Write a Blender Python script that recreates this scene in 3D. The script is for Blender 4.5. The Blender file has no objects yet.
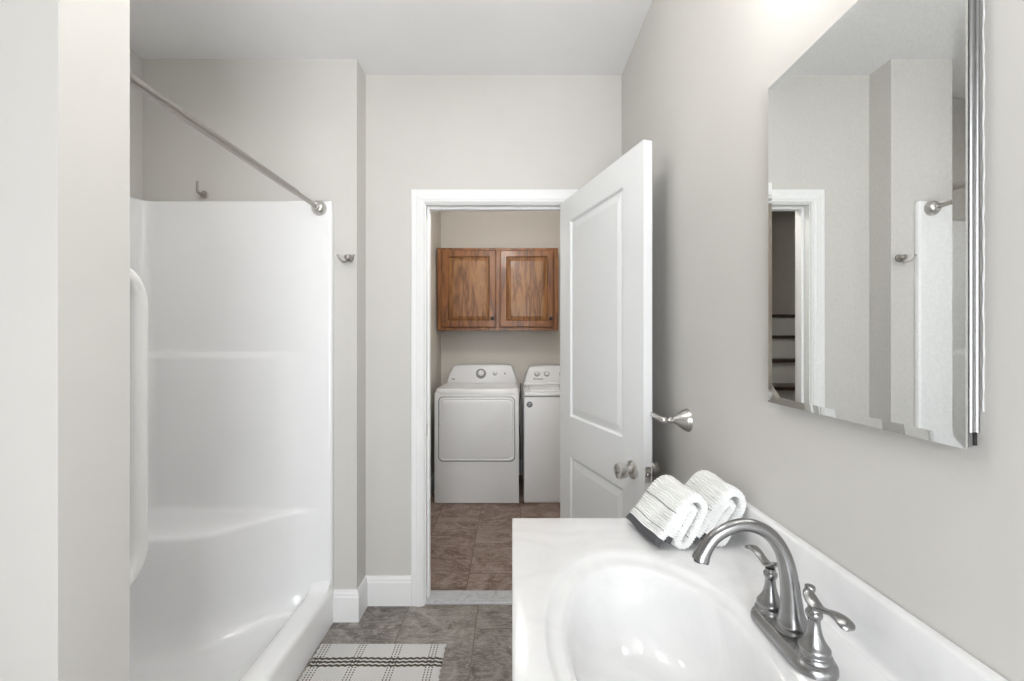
import bpy, bmesh, math, random
from mathutils import Vector, Matrix
random.seed(4)
PI = math.pi
SC = bpy.context.scene
COL = SC.collection

# ------------------------------------------------------------------ camera, world, exposure
cam_data = bpy.data.cameras.new('camera')
cam_data.sensor_width = 36.0
cam_data.lens = 420.0/1024*36.0
cam_data.clip_start = 0.02
camera = bpy.data.objects.new('camera', cam_data)
camera.location = (0, 0, 1.354)
camera.rotation_euler = (PI/2, 0, 0)
COL.objects.link(camera)
SC.camera = camera

world = bpy.data.worlds.new('overcast_sky')
SC.world = world
world.use_nodes = True
wb = world.node_tree.nodes['Background']
wb.inputs[0].default_value = (0.93, 0.965, 1.0, 1)
wb.inputs[1].default_value = 11.6

vs = SC.view_settings
vs.view_transform = 'Standard'
vs.look = 'None'
vs.gamma = 1.0
vs.use_curve_mapping = False
vs.exposure = 0.0
LAMP_VANITY = 10.0
LAMP_LAUNDRY = 54.0
LAMP_HALL = 4.0
LAMP_FILL = 15.0
LAMP_SHOWER_FILL = 58.0

# ------------------------------------------------------------------ materials
def new_mat(name):
    m = bpy.data.materials.new(name); m.use_nodes = True
    nt = m.node_tree
    return m, nt, nt.nodes['Principled BSDF']

def tex_noise(nt, scale, detail=3, rough=0.5, vec=None, dist=0.0):
    n = nt.nodes.new('ShaderNodeTexNoise')
    n.inputs['Scale'].default_value = scale
    n.inputs['Detail'].default_value = detail
    n.inputs['Roughness'].default_value = rough
    n.inputs['Distortion'].default_value = dist
    if vec is not None: nt.links.new(vec, n.inputs['Vector'])
    return n

def objcoord(nt):
    return nt.nodes.new('ShaderNodeTexCoord').outputs['Object']

def ramp(nt, fac, stops):
    r = nt.nodes.new('ShaderNodeValToRGB')
    while len(r.color_ramp.elements) < len(stops): r.color_ramp.elements.new(0.5)
    for e, (p, c) in zip(r.color_ramp.elements, stops):
        e.position = p; e.color = (*c, 1)
    nt.links.new(fac, r.inputs[0])
    return r.outputs[0]

def bump(nt, b, height, strength=0.2, distance=0.001):
    n = nt.nodes.new('ShaderNodeBump')
    n.inputs['Strength'].default_value = strength
    n.inputs['Distance'].default_value = distance
    nt.links.new(height, n.inputs['Height'])
    nt.links.new(n.outputs[0], b.inputs['Normal'])

def simple(name, col, rough=0.5, metal=0.0, spec=0.5, bump_scale=None, bump_str=0.1, var=0.02, coat=0.0, bdist=0.001):
    m, nt, b = new_mat(name)
    oc = objcoord(nt)
    n = tex_noise(nt, 6.0, 3, 0.5, oc)
    c0 = tuple(max(0, c*(1-var)) for c in col); c1 = tuple(min(1, c*(1+var)) for c in col)
    nt.links.new(ramp(nt, n.outputs[0], [(0.3, c0), (0.7, c1)]), b.inputs['Base Color'])
    b.inputs['Roughness'].default_value = rough
    b.inputs['Metallic'].default_value = metal
    b.inputs['Specular IOR Level'].default_value = spec
    b.inputs['Coat Weight'].default_value = coat
    if bump_scale:
        n2 = tex_noise(nt, bump_scale, 4, 0.6, oc)
        bump(nt, b, n2.outputs[0], bump_str, bdist)
    return m

M = {}
M['wall'] = simple('greige_wall_paint', (0.63, 0.612, 0.582), 0.55, spec=0.3, bump_scale=140, bump_str=0.12, var=0.01)
M['ceiling'] = simple('white_ceiling_paint', (0.86, 0.86, 0.86), 0.7, spec=0.2, bump_scale=120, bump_str=0.1, var=0.01)
M['laundry_wall'] = simple('laundry_wall_paint', (0.60, 0.57, 0.52), 0.55, spec=0.3, bump_scale=140, bump_str=0.12, var=0.01)
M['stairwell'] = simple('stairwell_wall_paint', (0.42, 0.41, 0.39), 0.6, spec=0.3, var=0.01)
M['trim'] = simple('white_gloss_trim', (0.86, 0.86, 0.855), 0.42, var=0.008)
M['door'] = simple('white_door_paint', (0.80, 0.805, 0.805), 0.35, bump_scale=60, bump_str=0.05, var=0.008)
M['shower'] = simple('white_fibreglass', (0.88, 0.88, 0.88), 0.22, coat=0.3, bump_scale=9, bump_str=0.05, bdist=0.004, var=0.006)
M['bar_white'] = simple('white_plastic_bar', (0.90, 0.90, 0.89), 0.25, var=0.005)
M['ivory'] = simple('ivory_cap', (0.74, 0.71, 0.65), 0.35, var=0.005)
M['enamel'] = simple('white_enamel', (0.82, 0.83, 0.84), 0.42, coat=0.0, spec=0.35, var=0.006)
M['enamel_top'] = simple('white_enamel_gloss', (0.78, 0.79, 0.80), 0.2, var=0.006)
M['console'] = simple('console_plastic', (0.68, 0.69, 0.71), 0.35, var=0.006)
M['dark'] = simple('dark_plastic', (0.05, 0.05, 0.055), 0.5)
M['dial_ring'] = simple('dark_grey_dial_ring', (0.13, 0.13, 0.14), 0.4)
M['black_knob'] = simple('black_knob', (0.015, 0.013, 0.012), 0.35)
M['print_grey'] = simple('grey_print', (0.22, 0.22, 0.23), 0.6)
M['sticker'] = simple('grey_sticker', (0.16, 0.17, 0.19), 0.4)
M['caulk'] = simple('white_caulk', (0.66, 0.655, 0.64), 0.5, bump_scale=90, bump_str=0.6, bdist=0.002)
M['hem'] = simple('charcoal_hem', (0.10, 0.10, 0.105), 0.9, spec=0.1, bump_scale=400, bump_str=0.5)
M['towel'] = simple('white_terry', (0.85, 0.85, 0.84), 0.95, spec=0.1, bump_scale=900, bump_str=0.3, bdist=0.0005)
M['towel_line'] = simple('grey_terry_line', (0.12, 0.12, 0.12), 0.95, spec=0.1)
M['cabinet_white'] = simple('white_vanity_paint', (0.78, 0.78, 0.77), 0.4)
M['tread'] = simple('dark_stained_tread', (0.05, 0.03, 0.02), 0.35)
M['riser'] = simple('white_riser', (0.62, 0.61, 0.59), 0.5)
M['cord'] = simple('dark_grey_hose', (0.10, 0.10, 0.10), 0.6)
M['rubber'] = simple('black_rubber', (0.02, 0.02, 0.02), 0.8)

def metal(name, col, rough, aniso=0.0):
    m, nt, b = new_mat(name)
    oc = objcoord(nt)
    n = tex_noise(nt, 250, 2, 0.5, oc)
    nt.links.new(ramp(nt, n.outputs[0], [(0.3, tuple(c*0.93 for c in col)), (0.7, col)]), b.inputs['Base Color'])
    b.inputs['Metallic'].default_value = 1.0
    b.inputs['Roughness'].default_value = rough
    b.inputs['Anisotropic'].default_value = aniso
    return m
M['nickel'] = metal('brushed_nickel', (0.33, 0.33, 0.33), 0.27, 0.4)
M['nickel_warm'] = metal('satin_nickel', (0.66, 0.64, 0.61), 0.30)
M['rod_metal'] = metal('brushed_rod_metal', (0.45, 0.42, 0.395), 0.33)
M['chrome'] = metal('polished_aluminium', (0.40, 0.40, 0.40), 0.30)
M['mirror'] = metal('silvered_mirror', (0.86, 0.875, 0.865), 0.0)
M['mirror_edge'] = metal('dark_mirror_edge', (0.10, 0.10, 0.10), 0.3)
M['channel'] = metal('grey_aluminium_channel', (0.35, 0.35, 0.36), 0.4)

def emit(name, col, strength):
    m, nt, b = new_mat(name)
    b.inputs['Base Color'].default_value = (0.9, 0.9, 0.88, 1)
    b.inputs['Emission Color'].default_value = (*col, 1)
    b.inputs['Emission Strength'].default_value = strength
    b.inputs['Roughness'].default_value = 0.4
    n = tex_noise(nt, 20, 2, 0.5, objcoord(nt)); bump(nt, b, n.outputs[0], 0.02)
    return m
M['vanity_glass'] = emit('lit_frosted_glass', (1.0, 0.97, 0.93), LAMP_VANITY)
M['shower_glass'] = emit('lit_shower_diffuser', (1.0, 0.985, 0.96), LAMP_SHOWER_FILL)
M['mid_glass'] = emit('lit_globe_glass', (1.0, 0.985, 0.96), LAMP_FILL)
M['laundry_glass'] = emit('lit_laundry_diffuser', (1.0, 0.965, 0.92), LAMP_LAUNDRY)
M['hall_glass'] = emit('lit_stair_diffuser', (1.0, 0.95, 0.88), LAMP_HALL)

def glass_pane():
    m = bpy.data.materials.new('window_glass'); m.use_nodes = True
    nt = m.node_tree; nt.nodes.clear()
    out = nt.nodes.new('ShaderNodeOutputMaterial')
    t = nt.nodes.new('ShaderNodeBsdfTransparent'); g = nt.nodes.new('ShaderNodeBsdfGlossy')
    g.inputs['Roughness'].default_value = 0.02
    f = nt.nodes.new('ShaderNodeFresnel'); f.inputs[0].default_value = 1.3
    mx = nt.nodes.new('ShaderNodeMixShader')
    nt.links.new(f.outputs[0], mx.inputs[0]); nt.links.new(t.outputs[0], mx.inputs[1]); nt.links.new(g.outputs[0], mx.inputs[2])
    nt.links.new(mx.outputs[0], out.inputs[0])
    return m
M['glass'] = glass_pane()

def tile_mat(name, size, ox, oy, cols, grout, rot_seed):
    """running-bond stone-look tiles whose columns run along the room's depth"""
    m, nt, b = new_mat(name)
    N, L = nt.nodes, nt.links
    oc = objcoord(nt)
    sep = N.new('ShaderNodeSeparateXYZ'); L.new(oc, sep.inputs[0])
    def math_(op, a, bb):
        n = N.new('ShaderNodeMath'); n.operation = op
        for i, v in enumerate((a, bb)):
            if isinstance(v, (int, float)): n.inputs[i].default_value = v
            else: L.new(v, n.inputs[i])
        return n.outputs[0]
    com = N.new('ShaderNodeCombineXYZ')
    L.new(math_('SUBTRACT', sep.outputs[1], oy), com.inputs[0])
    L.new(math_('SUBTRACT', sep.outputs[0], ox), com.inputs[1])
    br = N.new('ShaderNodeTexBrick')
    br.offset = 0.5; br.offset_frequency = 2
    br.inputs['Scale'].default_value = 1.0
    br.inputs['Brick Width'].default_value = size
    br.inputs['Row Height'].default_value = size
    br.inputs['Mortar Size'].default_value = 0.0028
    br.inputs['Mortar Smooth'].default_value = 0.2
    br.inputs['Bias'].default_value = 0
    br.inputs['Color1'].default_value = (0, 0, 0, 1)
    br.inputs['Color2'].default_value = (1, 1, 1, 1)
    br.inputs['Mortar'].default_value = (0.5, 0.5, 0.5, 1)
    L.new(com.outputs[0], br.inputs['Vector'])
    # per-tile shift of the stone pattern
    rnd = N.new('ShaderNodeVectorMath'); rnd.operation = 'SCALE'; rnd.inputs['Scale'].default_value = 7.3
    L.new(br.outputs['Color'], rnd.inputs[0])
    add = N.new('ShaderNodeVectorMath'); add.operation = 'ADD'
    L.new(oc, add.inputs[0]); L.new(rnd.outputs[0], add.inputs[1])
    n1 = tex_noise(nt, 4.5, 8, 0.62, add.outputs[0], 1.6)
    mp = N.new('ShaderNodeMapping'); mp.inputs['Rotation'].default_value = (0, 0, rot_seed); mp.inputs['Scale'].default_value = (1.0, 3.2, 1)
    L.new(add.outputs[0], mp.inputs[0])
    n2 = tex_noise(nt, 5.0, 9, 0.7, mp.outputs[0], 2.2)
    base = ramp(nt, n1.outputs[0], [(0.32, cols[0]), (0.45, cols[1]), (0.56, cols[2]), (0.70, cols[3])])
    vein = ramp(nt, n2.outputs[0], [(0.0, (0, 0, 0)), (0.485, (0, 0, 0)), (0.505, (1, 1, 1)), (0.53, (0, 0, 0))])
    mx = N.new('ShaderNodeMix'); mx.data_type = 'RGBA'
    sc = math_('MULTIPLY', vein, 0.7)
    L.new(sc, mx.inputs[0]); L.new(base, mx.inputs[6]); mx.inputs[7].default_value = (*cols[4], 1)
    dark = ramp(nt, n2.outputs[0], [(0.0, (1, 1, 1)), (0.3, (1, 1, 1)), (0.42, (0, 0, 0)), (1, (0, 0, 0))])
    mx2 = N.new('ShaderNodeMix'); mx2.data_type = 'RGBA'
    L.new(math_('MULTIPLY', dark, 0.6), mx2.inputs[0]); L.new(mx.outputs[2], mx2.inputs[6]); mx2.inputs[7].default_value = (*cols[0], 1)
    mg = N.new('ShaderNodeMix'); mg.data_type = 'RGBA'
    L.new(br.outputs['Fac'], mg.inputs[0]); L.new(mx2.outputs[2], mg.inputs[6]); mg.inputs[7].default_value = (*grout, 1)
    L.new(mg.outputs[2], b.inputs['Base Color'])
    b.inputs['Roughness'].default_value = 0.5
    hh = math_('SUBTRACT', math_('MULTIPLY', n2.outputs[0], 0.5), br.outputs['Fac'])
    bump(nt, b, hh, 0.5, 0.002)
    return m
M['floor'] = tile_mat('grey_brown_stone_tile', 0.353, -0.172, 1.972-0.1765,
    [(0.085, 0.074, 0.064), (0.17, 0.15, 0.133), (0.26, 0.232, 0.208), (0.40, 0.37, 0.34), (0.50, 0.47, 0.44)], (0.17, 0.135, 0.11), 0.9)
M['laundry_floor'] = tile_mat('warm_brown_stone_tile', 0.315, -0.249, 2.60,
    [(0.11, 0.058, 0.038), (0.175, 0.115, 0.088), (0.245, 0.178, 0.146), (0.34, 0.265, 0.225), (0.50, 0.43, 0.38)], (0.13, 0.085, 0.065), 0.1)

def marble():
    m, nt, b = new_mat('grey_white_marble')
    oc = objcoord(nt)
    n = tex_noise(nt, 14, 8, 0.65, oc, 2.0)
    nt.links.new(ramp(nt, n.outputs[0], [(0.3, (0.30, 0.31, 0.33)), (0.45, (0.47, 0.48, 0.49)), (0.7, (0.55, 0.56, 0.56))]), b.inputs['Base Color'])
    b.inputs['Roughness'].default_value = 0.25
    return m
M['marble'] = marble()

def cultured():
    m, nt, b = new_mat('white_cultured_marble')
    oc = objcoord(nt)
    n = tex_noise(nt, 5, 6, 0.6, oc, 2.5)
    nt.links.new(ramp(nt, n.outputs[0], [(0.3, (0.74, 0.74, 0.745)), (0.6, (0.80, 0.80, 0.80))]), b.inputs['Base Color'])
    b.inputs['Roughness'].default_value = 0.14
    b.inputs['Coat Weight'].default_value = 0.3
    b.inputs['Coat Roughness'].default_value = 0.06
    return m
M['cultured'] = cultured()

def oak(name, c0, c1, c2, vertical=True):
    m, nt, b = new_mat(name)
    N, L = nt.nodes, nt.links
    oc = objcoord(nt)
    mp = N.new('ShaderNodeMapping')
    mp.inputs['Scale'].default_value = (1, 1, 0.13) if vertical else (0.13, 1, 1)
    L.new(oc, mp.inputs[0])
    n = tex_noise(nt, 14, 6, 0.55, mp.outputs[0], 0.6)
    w = N.new('ShaderNodeMath'); w.operation = 'MULTIPLY'; w.inputs[1].default_value = 9.0; L.new(n.outputs[0], w.inputs[0])
    fr = N.new('ShaderNodeMath'); fr.operation = 'PINGPONG'; fr.inputs[1].default_value = 1.0; L.new(w.outputs[0], fr.inputs[0])
    L.new(ramp(nt, fr.outputs[0], [(0.0, c0), (0.35, c1), (0.9, c2)]), b.inputs['Base Color'])
    b.inputs['Roughness'].default_value = 0.42
    b.inputs['Coat Weight'].default_value = 0.08
    bump(nt, b, fr.outputs[0], 0.15, 0.0008)
    return m
M['oak'] = oak('golden_oak', (0.095, 0.029, 0.006), (0.17, 0.058, 0.012), (0.235, 0.088, 0.020))
M['oak_panel'] = oak('golden_oak_panel', (0.11, 0.040, 0.010), (0.21, 0.086, 0.025), (0.30, 0.140, 0.048))

def rug_mat():
    m, nt, b = new_mat('woven_cotton_mat')
    N, L = nt.nodes, nt.links
    oc = objcoord(nt)
    sep = N.new('ShaderNodeSeparateXYZ'); L.new(oc, sep.inputs[0])
    def mt(op, a, bb=None, c=None):
        n = N.new('ShaderNodeMath'); n.operation = op
        for i, v in enumerate((a, bb, c)):
            if v is None: continue
            if isinstance(v, (int, float)): n.inputs[i].default_value = v
            else: L.new(v, n.inputs[i])
        return n.outputs[0]
    X, Y = sep.outputs[0], sep.outputs[1]
    def lines(coord, period, offset, sub, halfw, count):
        # several thin lines repeated at a period; local coordinate around the centre of each group
        t = mt('SUBTRACT', coord, offset)
        t = mt('WRAP', t, period/2, -period/2)
        inside = mt('LESS_THAN', mt('ABSOLUTE', t), sub*count/2)
        f = mt('WRAP', mt('ADD', t, sub*count/2), sub, 0)
        ln = mt('LESS_THAN', mt('ABSOLUTE', mt('SUBTRACT', f, sub/2)), halfw)
        return mt('MULTIPLY', inside, ln)
    dashY = mt('LESS_THAN', mt('WRAP', Y, 0.0125, 0), 0.0068)
    colx = mt('MULTIPLY', lines(X, 0.158, 0.045, 0.0135, 0.0027, 3), dashY)
    # long olive lines across the mat: thick-and-thin threads
    wob = mt('MULTIPLY', mt('SINE', mt('MULTIPLY', X, 230.0)), 0.0022)
    rowy = lines(mt('ADD', Y, wob), 0.30, 0.322, 0.0190, 0.0056, 3)
    band = mt('MINIMUM', mt('ADD', colx, rowy), 1.0)
    # twill
    tw = mt('SINE', mt('MULTIPLY', mt('ADD', mt('MULTIPLY', X, 0.75), Y), 620.0))
    tw01 = mt('MULTIPLY_ADD', tw, 0.5, 0.5)
    white = ramp(nt, tw01, [(0.0, (0.56, 0.545, 0.53)), (0.4, (0.68, 0.67, 0.66))])
    mx = N.new('ShaderNodeMix'); mx.data_type = 'RGBA'
    L.new(band, mx.inputs[0]); L.new(white, mx.inputs[6]); mx.inputs[7].default_value = (0.085, 0.078, 0.052, 1)
    L.new(mx.outputs[2], b.inputs['Base Color'])
    b.inputs['Roughness'].default_value = 0.95
    b.inputs['Specular IOR Level'].default_value = 0.1
    bump(nt, b, tw01, 0.8, 0.002)
    return m
M['rug'] = rug_mat()

# ------------------------------------------------------------------ helpers
def link(name, me, mat, parent=None):
    o = bpy.data.objects.new(name, me)
    COL.objects.link(o)
    for mm in (mat if isinstance(mat, (list, tuple)) else [mat]): me.materials.append(mm)
    if parent is not None: o.parent = parent
    return o

def obj(name, bm, mat, parent=None, smooth=True, angle=35):
    bmesh.ops.recalc_face_normals(bm, faces=bm.faces[:])
    for f in bm.faces: f.smooth = smooth
    if smooth:
        a = math.radians(angle)
        for e in bm.edges:
            e.smooth = not (len(e.link_faces) == 2 and e.calc_face_angle(0) > a)
    me = bpy.data.meshes.new(name)
    bm.to_mesh(me); bm.free()
    o = link(name, me, mat, parent)
    # parts are modelled in world coordinates: cancel the parent's placement
    if parent is not None:
        inv = chain(parent).inverted()
        o.matrix_parent_inverse = inv
    return o

def chain(o):
    m = Matrix.Translation(o.location) @ o.rotation_euler.to_matrix().to_4x4()
    if o.parent is not None:
        m = chain(o.parent) @ o.matrix_parent_inverse @ m
    return m

def tag(o, label=None, cat=None, group=None, kind=None):
    if label: o['label'] = label
    if cat: o['category'] = cat
    if group: o['group'] = group
    if kind: o['kind'] = kind
    return o

def thing(name, label, cat, loc=(0, 0, 0), group=None):
    o = bpy.data.objects.new(name, None)
    o.empty_display_size = 0.1
    COL.objects.link(o); o.location = loc
    return tag(o, label, cat, group)

def struct(o, label):
    o['kind'] = 'structure'; o['label'] = label
    return o

def box(bm, a, b, bev=0.0, seg=2, vert_only=False):
    x0, y0, z0 = a; x1, y1, z1 = b
    r = bmesh.ops.create_cube(bm, size=1.0)
    vs_ = r['verts']
    for v in vs_:
        v.co = Vector(((x0+x1)/2 + v.co.x*(x1-x0), (y0+y1)/2 + v.co.y*(y1-y0), (z0+z1)/2 + v.co.z*(z1-z0)))
    if bev > 0:
        es = set()
        for v in vs_:
            for e in v.link_edges: es.add(e)
        bmesh.ops.bevel(bm, geom=list(es), offset=bev, segments=seg, profile=0.5, affect='EDGES')
    return bm

def BM(): return bmesh.new()

def nb(a, b, bev=0.0, seg=2): return box(BM(), a, b, bev, seg)

def catmull(pts, n=8):
    pts = [tuple(p) for p in pts]
    P = [pts[0]] + pts + [pts[-1]]
    out = []
    for i in range(1, len(P)-2):
        p0, p1, p2, p3 = P[i-1], P[i], P[i+1], P[i+2]
        for k in range(n):
            t = k/n
            out.append(tuple(0.5*((2*b_)+(-a_+c_)*t+(2*a_-5*b_+4*c_-d_)*t*t+(-a_+3*b_-3*c_+d_)*t**3)
                             for a_, b_, c_, d_ in zip(p0, p1, p2, p3)))
    out.append(pts[-1])
    return out

def tube(bm, pts, radii, seg=16, flat=1.0, up=None, caps=True):
    """sweep a circle (or an ellipse, flat<1 squeezes it along the frame's second axis)"""
    P = [Vector(p) for p in pts]; n = len(P)
    if isinstance(radii, (int, float)): radii = [radii]*n
    T = []
    for i in range(n):
        t = (P[min(i+1, n-1)] - P[max(i-1, 0)])
        T.append(t.normalized() if t.length > 1e-9 else Vector((0, 0, 1)))
    ref = Vector(up) if up else (Vector((0, 0, 1)) if abs(T[0].z) < 0.9 else Vector((1, 0, 0)))
    N_ = (ref - T[0]*ref.dot(T[0])).normalized()
    rings = []
    for i in range(n):
        N_ = (N_ - T[i]*N_.dot(T[i])).normalized()
        B = T[i].cross(N_)
        r = radii[i]
        ring = []
        for k in range(seg):
            a = 2*PI*k/seg
            ring.append(bm.verts.new(P[i] + B*(math.cos(a)*r) + N_*(math.sin(a)*r*(flat if not isinstance(flat, (list, tuple)) else flat[i]))))
        rings.append(ring)
    for i in range(n-1):
        for k in range(seg):
            bm.faces.new((rings[i][k], rings[i][(k+1) % seg], rings[i+1][(k+1) % seg], rings[i+1][k]))
    if caps:
        bm.faces.new(rings[0][::-1]); bm.faces.new(rings[-1])
    return bm

def lathe(bm, prof, origin, axis=(0, 0, 1), seg=32, caps=True):
    """prof: list of (radius, distance along axis)"""
    ax = Vector(axis).normalized()
    ref = Vector((0, 0, 1)) if abs(ax.z) < 0.9 else Vector((1, 0, 0))
    n1 = (ref - ax*ref.dot(ax)).normalized(); n2 = ax.cross(n1)
    O = Vector(origin)
    rings = []
    for r, d in prof:
        r = max(r, 1e-5)
        rings.append([bm.verts.new(O + ax*d + n1*(math.cos(2*PI*k/seg)*r) + n2*(math.sin(2*PI*k/seg)*r)) for k in range(seg)])
    for a, b in zip(rings, rings[1:]):
        for k in range(seg):
            bm.faces.new((a[k], a[(k+1) % seg], b[(k+1) % seg], b[k]))
    if caps:
        bm.faces.new(rings[0][::-1]); bm.faces.new(rings[-1])
    return bm

def smooth_prof(prof, n=5): return [(max(0, a), b) for a, b in catmull(prof, n)]

def panel_slab(bm, mapf, xs, zs, holes, thick, steps, back=True, edge=None):
    """a slab in (u, w, depth) coordinates with recessed panels in the cells listed in holes"""
    def V(u, w, d): return bm.verts.new(mapf(u, w, d))
    for i in range(len(xs)-1):
        for j in range(len(zs)-1):
            a, b, c, d = xs[i], xs[i+1], zs[j], zs[j+1]
            if (i, j) in holes:
                prev = None
                for ins, dep in steps:
                    ring = [V(a+ins, c+ins, dep), V(b-ins, c+ins, dep), V(b-ins, d-ins, dep), V(a+ins, d-ins, dep)]
                    if prev:
                        for k in range(4):
                            bm.faces.new((prev[k], prev[(k+1) % 4], ring[(k+1) % 4], ring[k]))
                    prev = ring
                bm.faces.new(prev)
            else:
                bm.faces.new((V(a, c, 0), V(b, c, 0), V(b, d, 0), V(a, d, 0)))
    x0, x1, z0, z1 = xs[0], xs[-1], zs[0], zs[-1]
    if edge:   # profiled outer edge: rings stepping outwards from the face
        prev = [V(x0, z0, 0), V(x1, z0, 0), V(x1, z1, 0), V(x0, z1, 0)]
        for out, dep in edge:
            ring = [V(x0-out, z0-out, dep), V(x1+out, z0-out, dep), V(x1+out, z1+out, dep), V(x0-out, z1+out, dep)]
            for k in range(4): bm.faces.new((prev[k], prev[(k+1) % 4], ring[(k+1) % 4], ring[k]))
            prev = ring
        bm.faces.new(prev[::-1])
        bmesh.ops.remove_doubles(bm, verts=bm.verts[:], dist=1e-5)
        return bm
    f = [V(x0, z0, 0), V(x1, z0, 0), V(x1, z1, 0), V(x0, z1, 0)]
    g = [V(x0, z0, thick), V(x1, z0, thick), V(x1, z1, thick), V(x0, z1, thick)]
    for k in range(4): bm.faces.new((f[k], f[(k+1) % 4], g[(k+1) % 4], g[k]))
    if back: bm.faces.new(g[::-1])
    bmesh.ops.remove_doubles(bm, verts=bm.verts[:], dist=1e-5)
    return bm

def text_mesh(body, size, mapm, mat, name, parent, extrude=0.0006):
    cu = bpy.data.curves.new(name, 'FONT'); cu.body = body; cu.size = size; cu.extrude = extrude; cu.align_x = 'CENTER'; cu.align_y = 'CENTER'
    tmp = bpy.data.objects.new(name, cu)
    me = bpy.data.meshes.new_from_object(tmp)
    bpy.data.objects.remove(tmp)
    me.transform(mapm)
    o = link(name, me, mat, parent)
    if parent is not None: o.matrix_parent_inverse = chain(parent).inverted()
    return o

# ------------------------------------------------------------------ the room
CH = 2.715           # ceiling height
XR = 0.562           # right wall
YB = 2.154           # doorway wall, bathroom face
YL = 2.260           # doorway wall, laundry face
YJ = 2.031           # end wall of the shower alcove
XJ = -0.750
XS = -1.784          # long wall behind the shower
DL, DR, DH = -0.442, 0.285, 2.051   # doorway
PX, P0, P1 = -0.79, 0.731, 0.868   # partition
YF = -1.15
LX, LY = -0.717, 4.248
LR = 0.95

struct(obj('floor', nb((XS-0.12, YF-0.1, -0.08), (XR+0.12, YB, 0.0)), M['floor']), 'grey-brown stone-look bathroom floor tiles')
struct(obj('floor_laundry', nb((XS-0.12, YL, -0.08), (LR+0.1, LY+0.1, 0.0)), M['laundry_floor']), 'warm brown stone-look laundry floor tiles')
bm = nb((DL, YB, -0.08), (DR, YL, 0.011), 0.003)
struct(obj('trim_1', bm, M['marble'], smooth=False), 'grey-white marble threshold strip in the doorway')
bm = BM(); box(bm, (XS-0.12, YF-0.1, CH), (LR+0.1, LY+0.1, CH+0.1))
struct(obj('ceiling', bm, M['ceiling'], smooth=False), 'flat white ceiling')
struct(obj('wall_right', nb((XR, YF, 0), (XR+0.12, YB, CH)), M['wall'], smooth=False), 'greige painted wall behind the vanity')
bm = BM()
box(bm, (XJ, YB, 0), (DL-0.018, YL, CH)); box(bm, (DR+0.018, YB, 0), (LR, YL, CH)); box(bm, (DL-0.018, YB, DH+0.018), (DR+0.018, YL, CH))
struct(obj('wall_back', bm, M['wall'], smooth=False), 'greige wall around the laundry doorway')
struct(obj('wall_alcove', nb((XS-0.12, YJ, 0), (XJ, YL, CH)), M['wall'], smooth=False), 'greige wall stepping forward at the shower end')
struct(obj('wall_left', nb((XS-0.12, YF, 0), (XS, YJ, CH)), M['wall'], smooth=False), 'greige wall behind the shower stall')
struct(obj('wall_partition', nb((XS, P0, 0), (PX, P1, CH)), M['wall'], smooth=False), 'greige partition wall in front of the shower')
# wall behind the camera; its window is added to bring in fill daylight
WX0, WX1, WZ0, WZ1 = -0.55, 0.50, 0.45, 2.2
bm = BM()
box(bm, (XS-0.12, YF-0.12, 0), (WX0, YF, CH)); box(bm, (WX1, YF-0.12, 0), (XR+0.12, YF, CH))
box(bm, (WX0, YF-0.12, 0), (WX1, YF, WZ0)); box(bm, (WX0, YF-0.12, WZ1), (WX1, YF, CH))
struct(obj('wall_front', bm, M['wall'], smooth=False), 'greige wall with the window')
w = thing('window_1', 'white framed window letting in daylight', 'window', ((WX0+WX1)/2, YF, WZ0)); del w['category']; w['kind'] = 'structure'
bm = BM()
for a, b in (((WX0, YF-0.10, WZ0), (WX0+0.05, YF-0.02, WZ1)), ((WX1-0.05, YF-0.10, WZ0), (WX1, YF-0.02, WZ1)),
             ((WX0+0.05, YF-0.10, WZ0), (WX1-0.05, YF-0.02, WZ0+0.05)), ((WX0+0.05, YF-0.10, WZ1-0.05), (WX1-0.05, YF-0.02, WZ1)),
             ((WX0+0.05, YF-0.08, 1.355), (WX1-0.05, YF-0.04, 1.395))):
    box(bm, a, b)
obj('window_frame', bm, M['trim'], w, smooth=False)
obj('pane', nb((WX0+0.05, YF-0.062, WZ0+0.05), (WX1-0.05, YF-0.058, 1.355)), M['glass'], w, smooth=False)
obj('pane', nb((WX0+0.05, YF-0.062, 1.395), (WX1-0.05, YF-0.058, WZ1-0.05)), M['glass'], w, smooth=False)
pl = bpy.data.lights.new('window_portal', 'AREA'); pl.shape = 'RECTANGLE'; pl.size = WX1-WX0; pl.size_y = WZ1-WZ0
pl.cycles.is_portal = True
po = bpy.data.objects.new('window_portal', pl); COL.objects.link(po)
po.location = ((WX0+WX1)/2, YF-0.11, (WZ0+WZ1)/2); po.rotation_euler = (PI/2, 0, 0)

# laundry and stair hall
OP0, OP1 = 2.42, 3.42   # opening in the laundry's left wall
bm = BM()
box(bm, (LX-0.113, YL, 0), (LX, OP0, CH)); box(bm, (LX-0.113, OP1, 0), (LX, LY, CH)); box(bm, (LX-0.113, OP0, 2.45), (LX, OP1, CH))
struct(obj('wall_laundry_left', bm, M['laundry_wall'], smooth=False), 'beige left wall of the laundry with opening to the stairs')
struct(obj('wall_laundry_back', nb((XS-0.12, LY, 0), (LR+0.1, LY+0.1, CH)), M['laundry_wall'], smooth=False), 'beige wall behind washer and dryer')
struct(obj('wall_laundry_right', nb((LR, YL-0.12, 0), (LR+0.1, LY, CH)), M['laundry_wall'], smooth=False), 'beige right wall of the laundry')
struct(obj('wall_stairwell', nb((XS-0.12, YL, 0), (XS, LY, CH)), M['stairwell'], smooth=False), 'grey stairwell wall')

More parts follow.
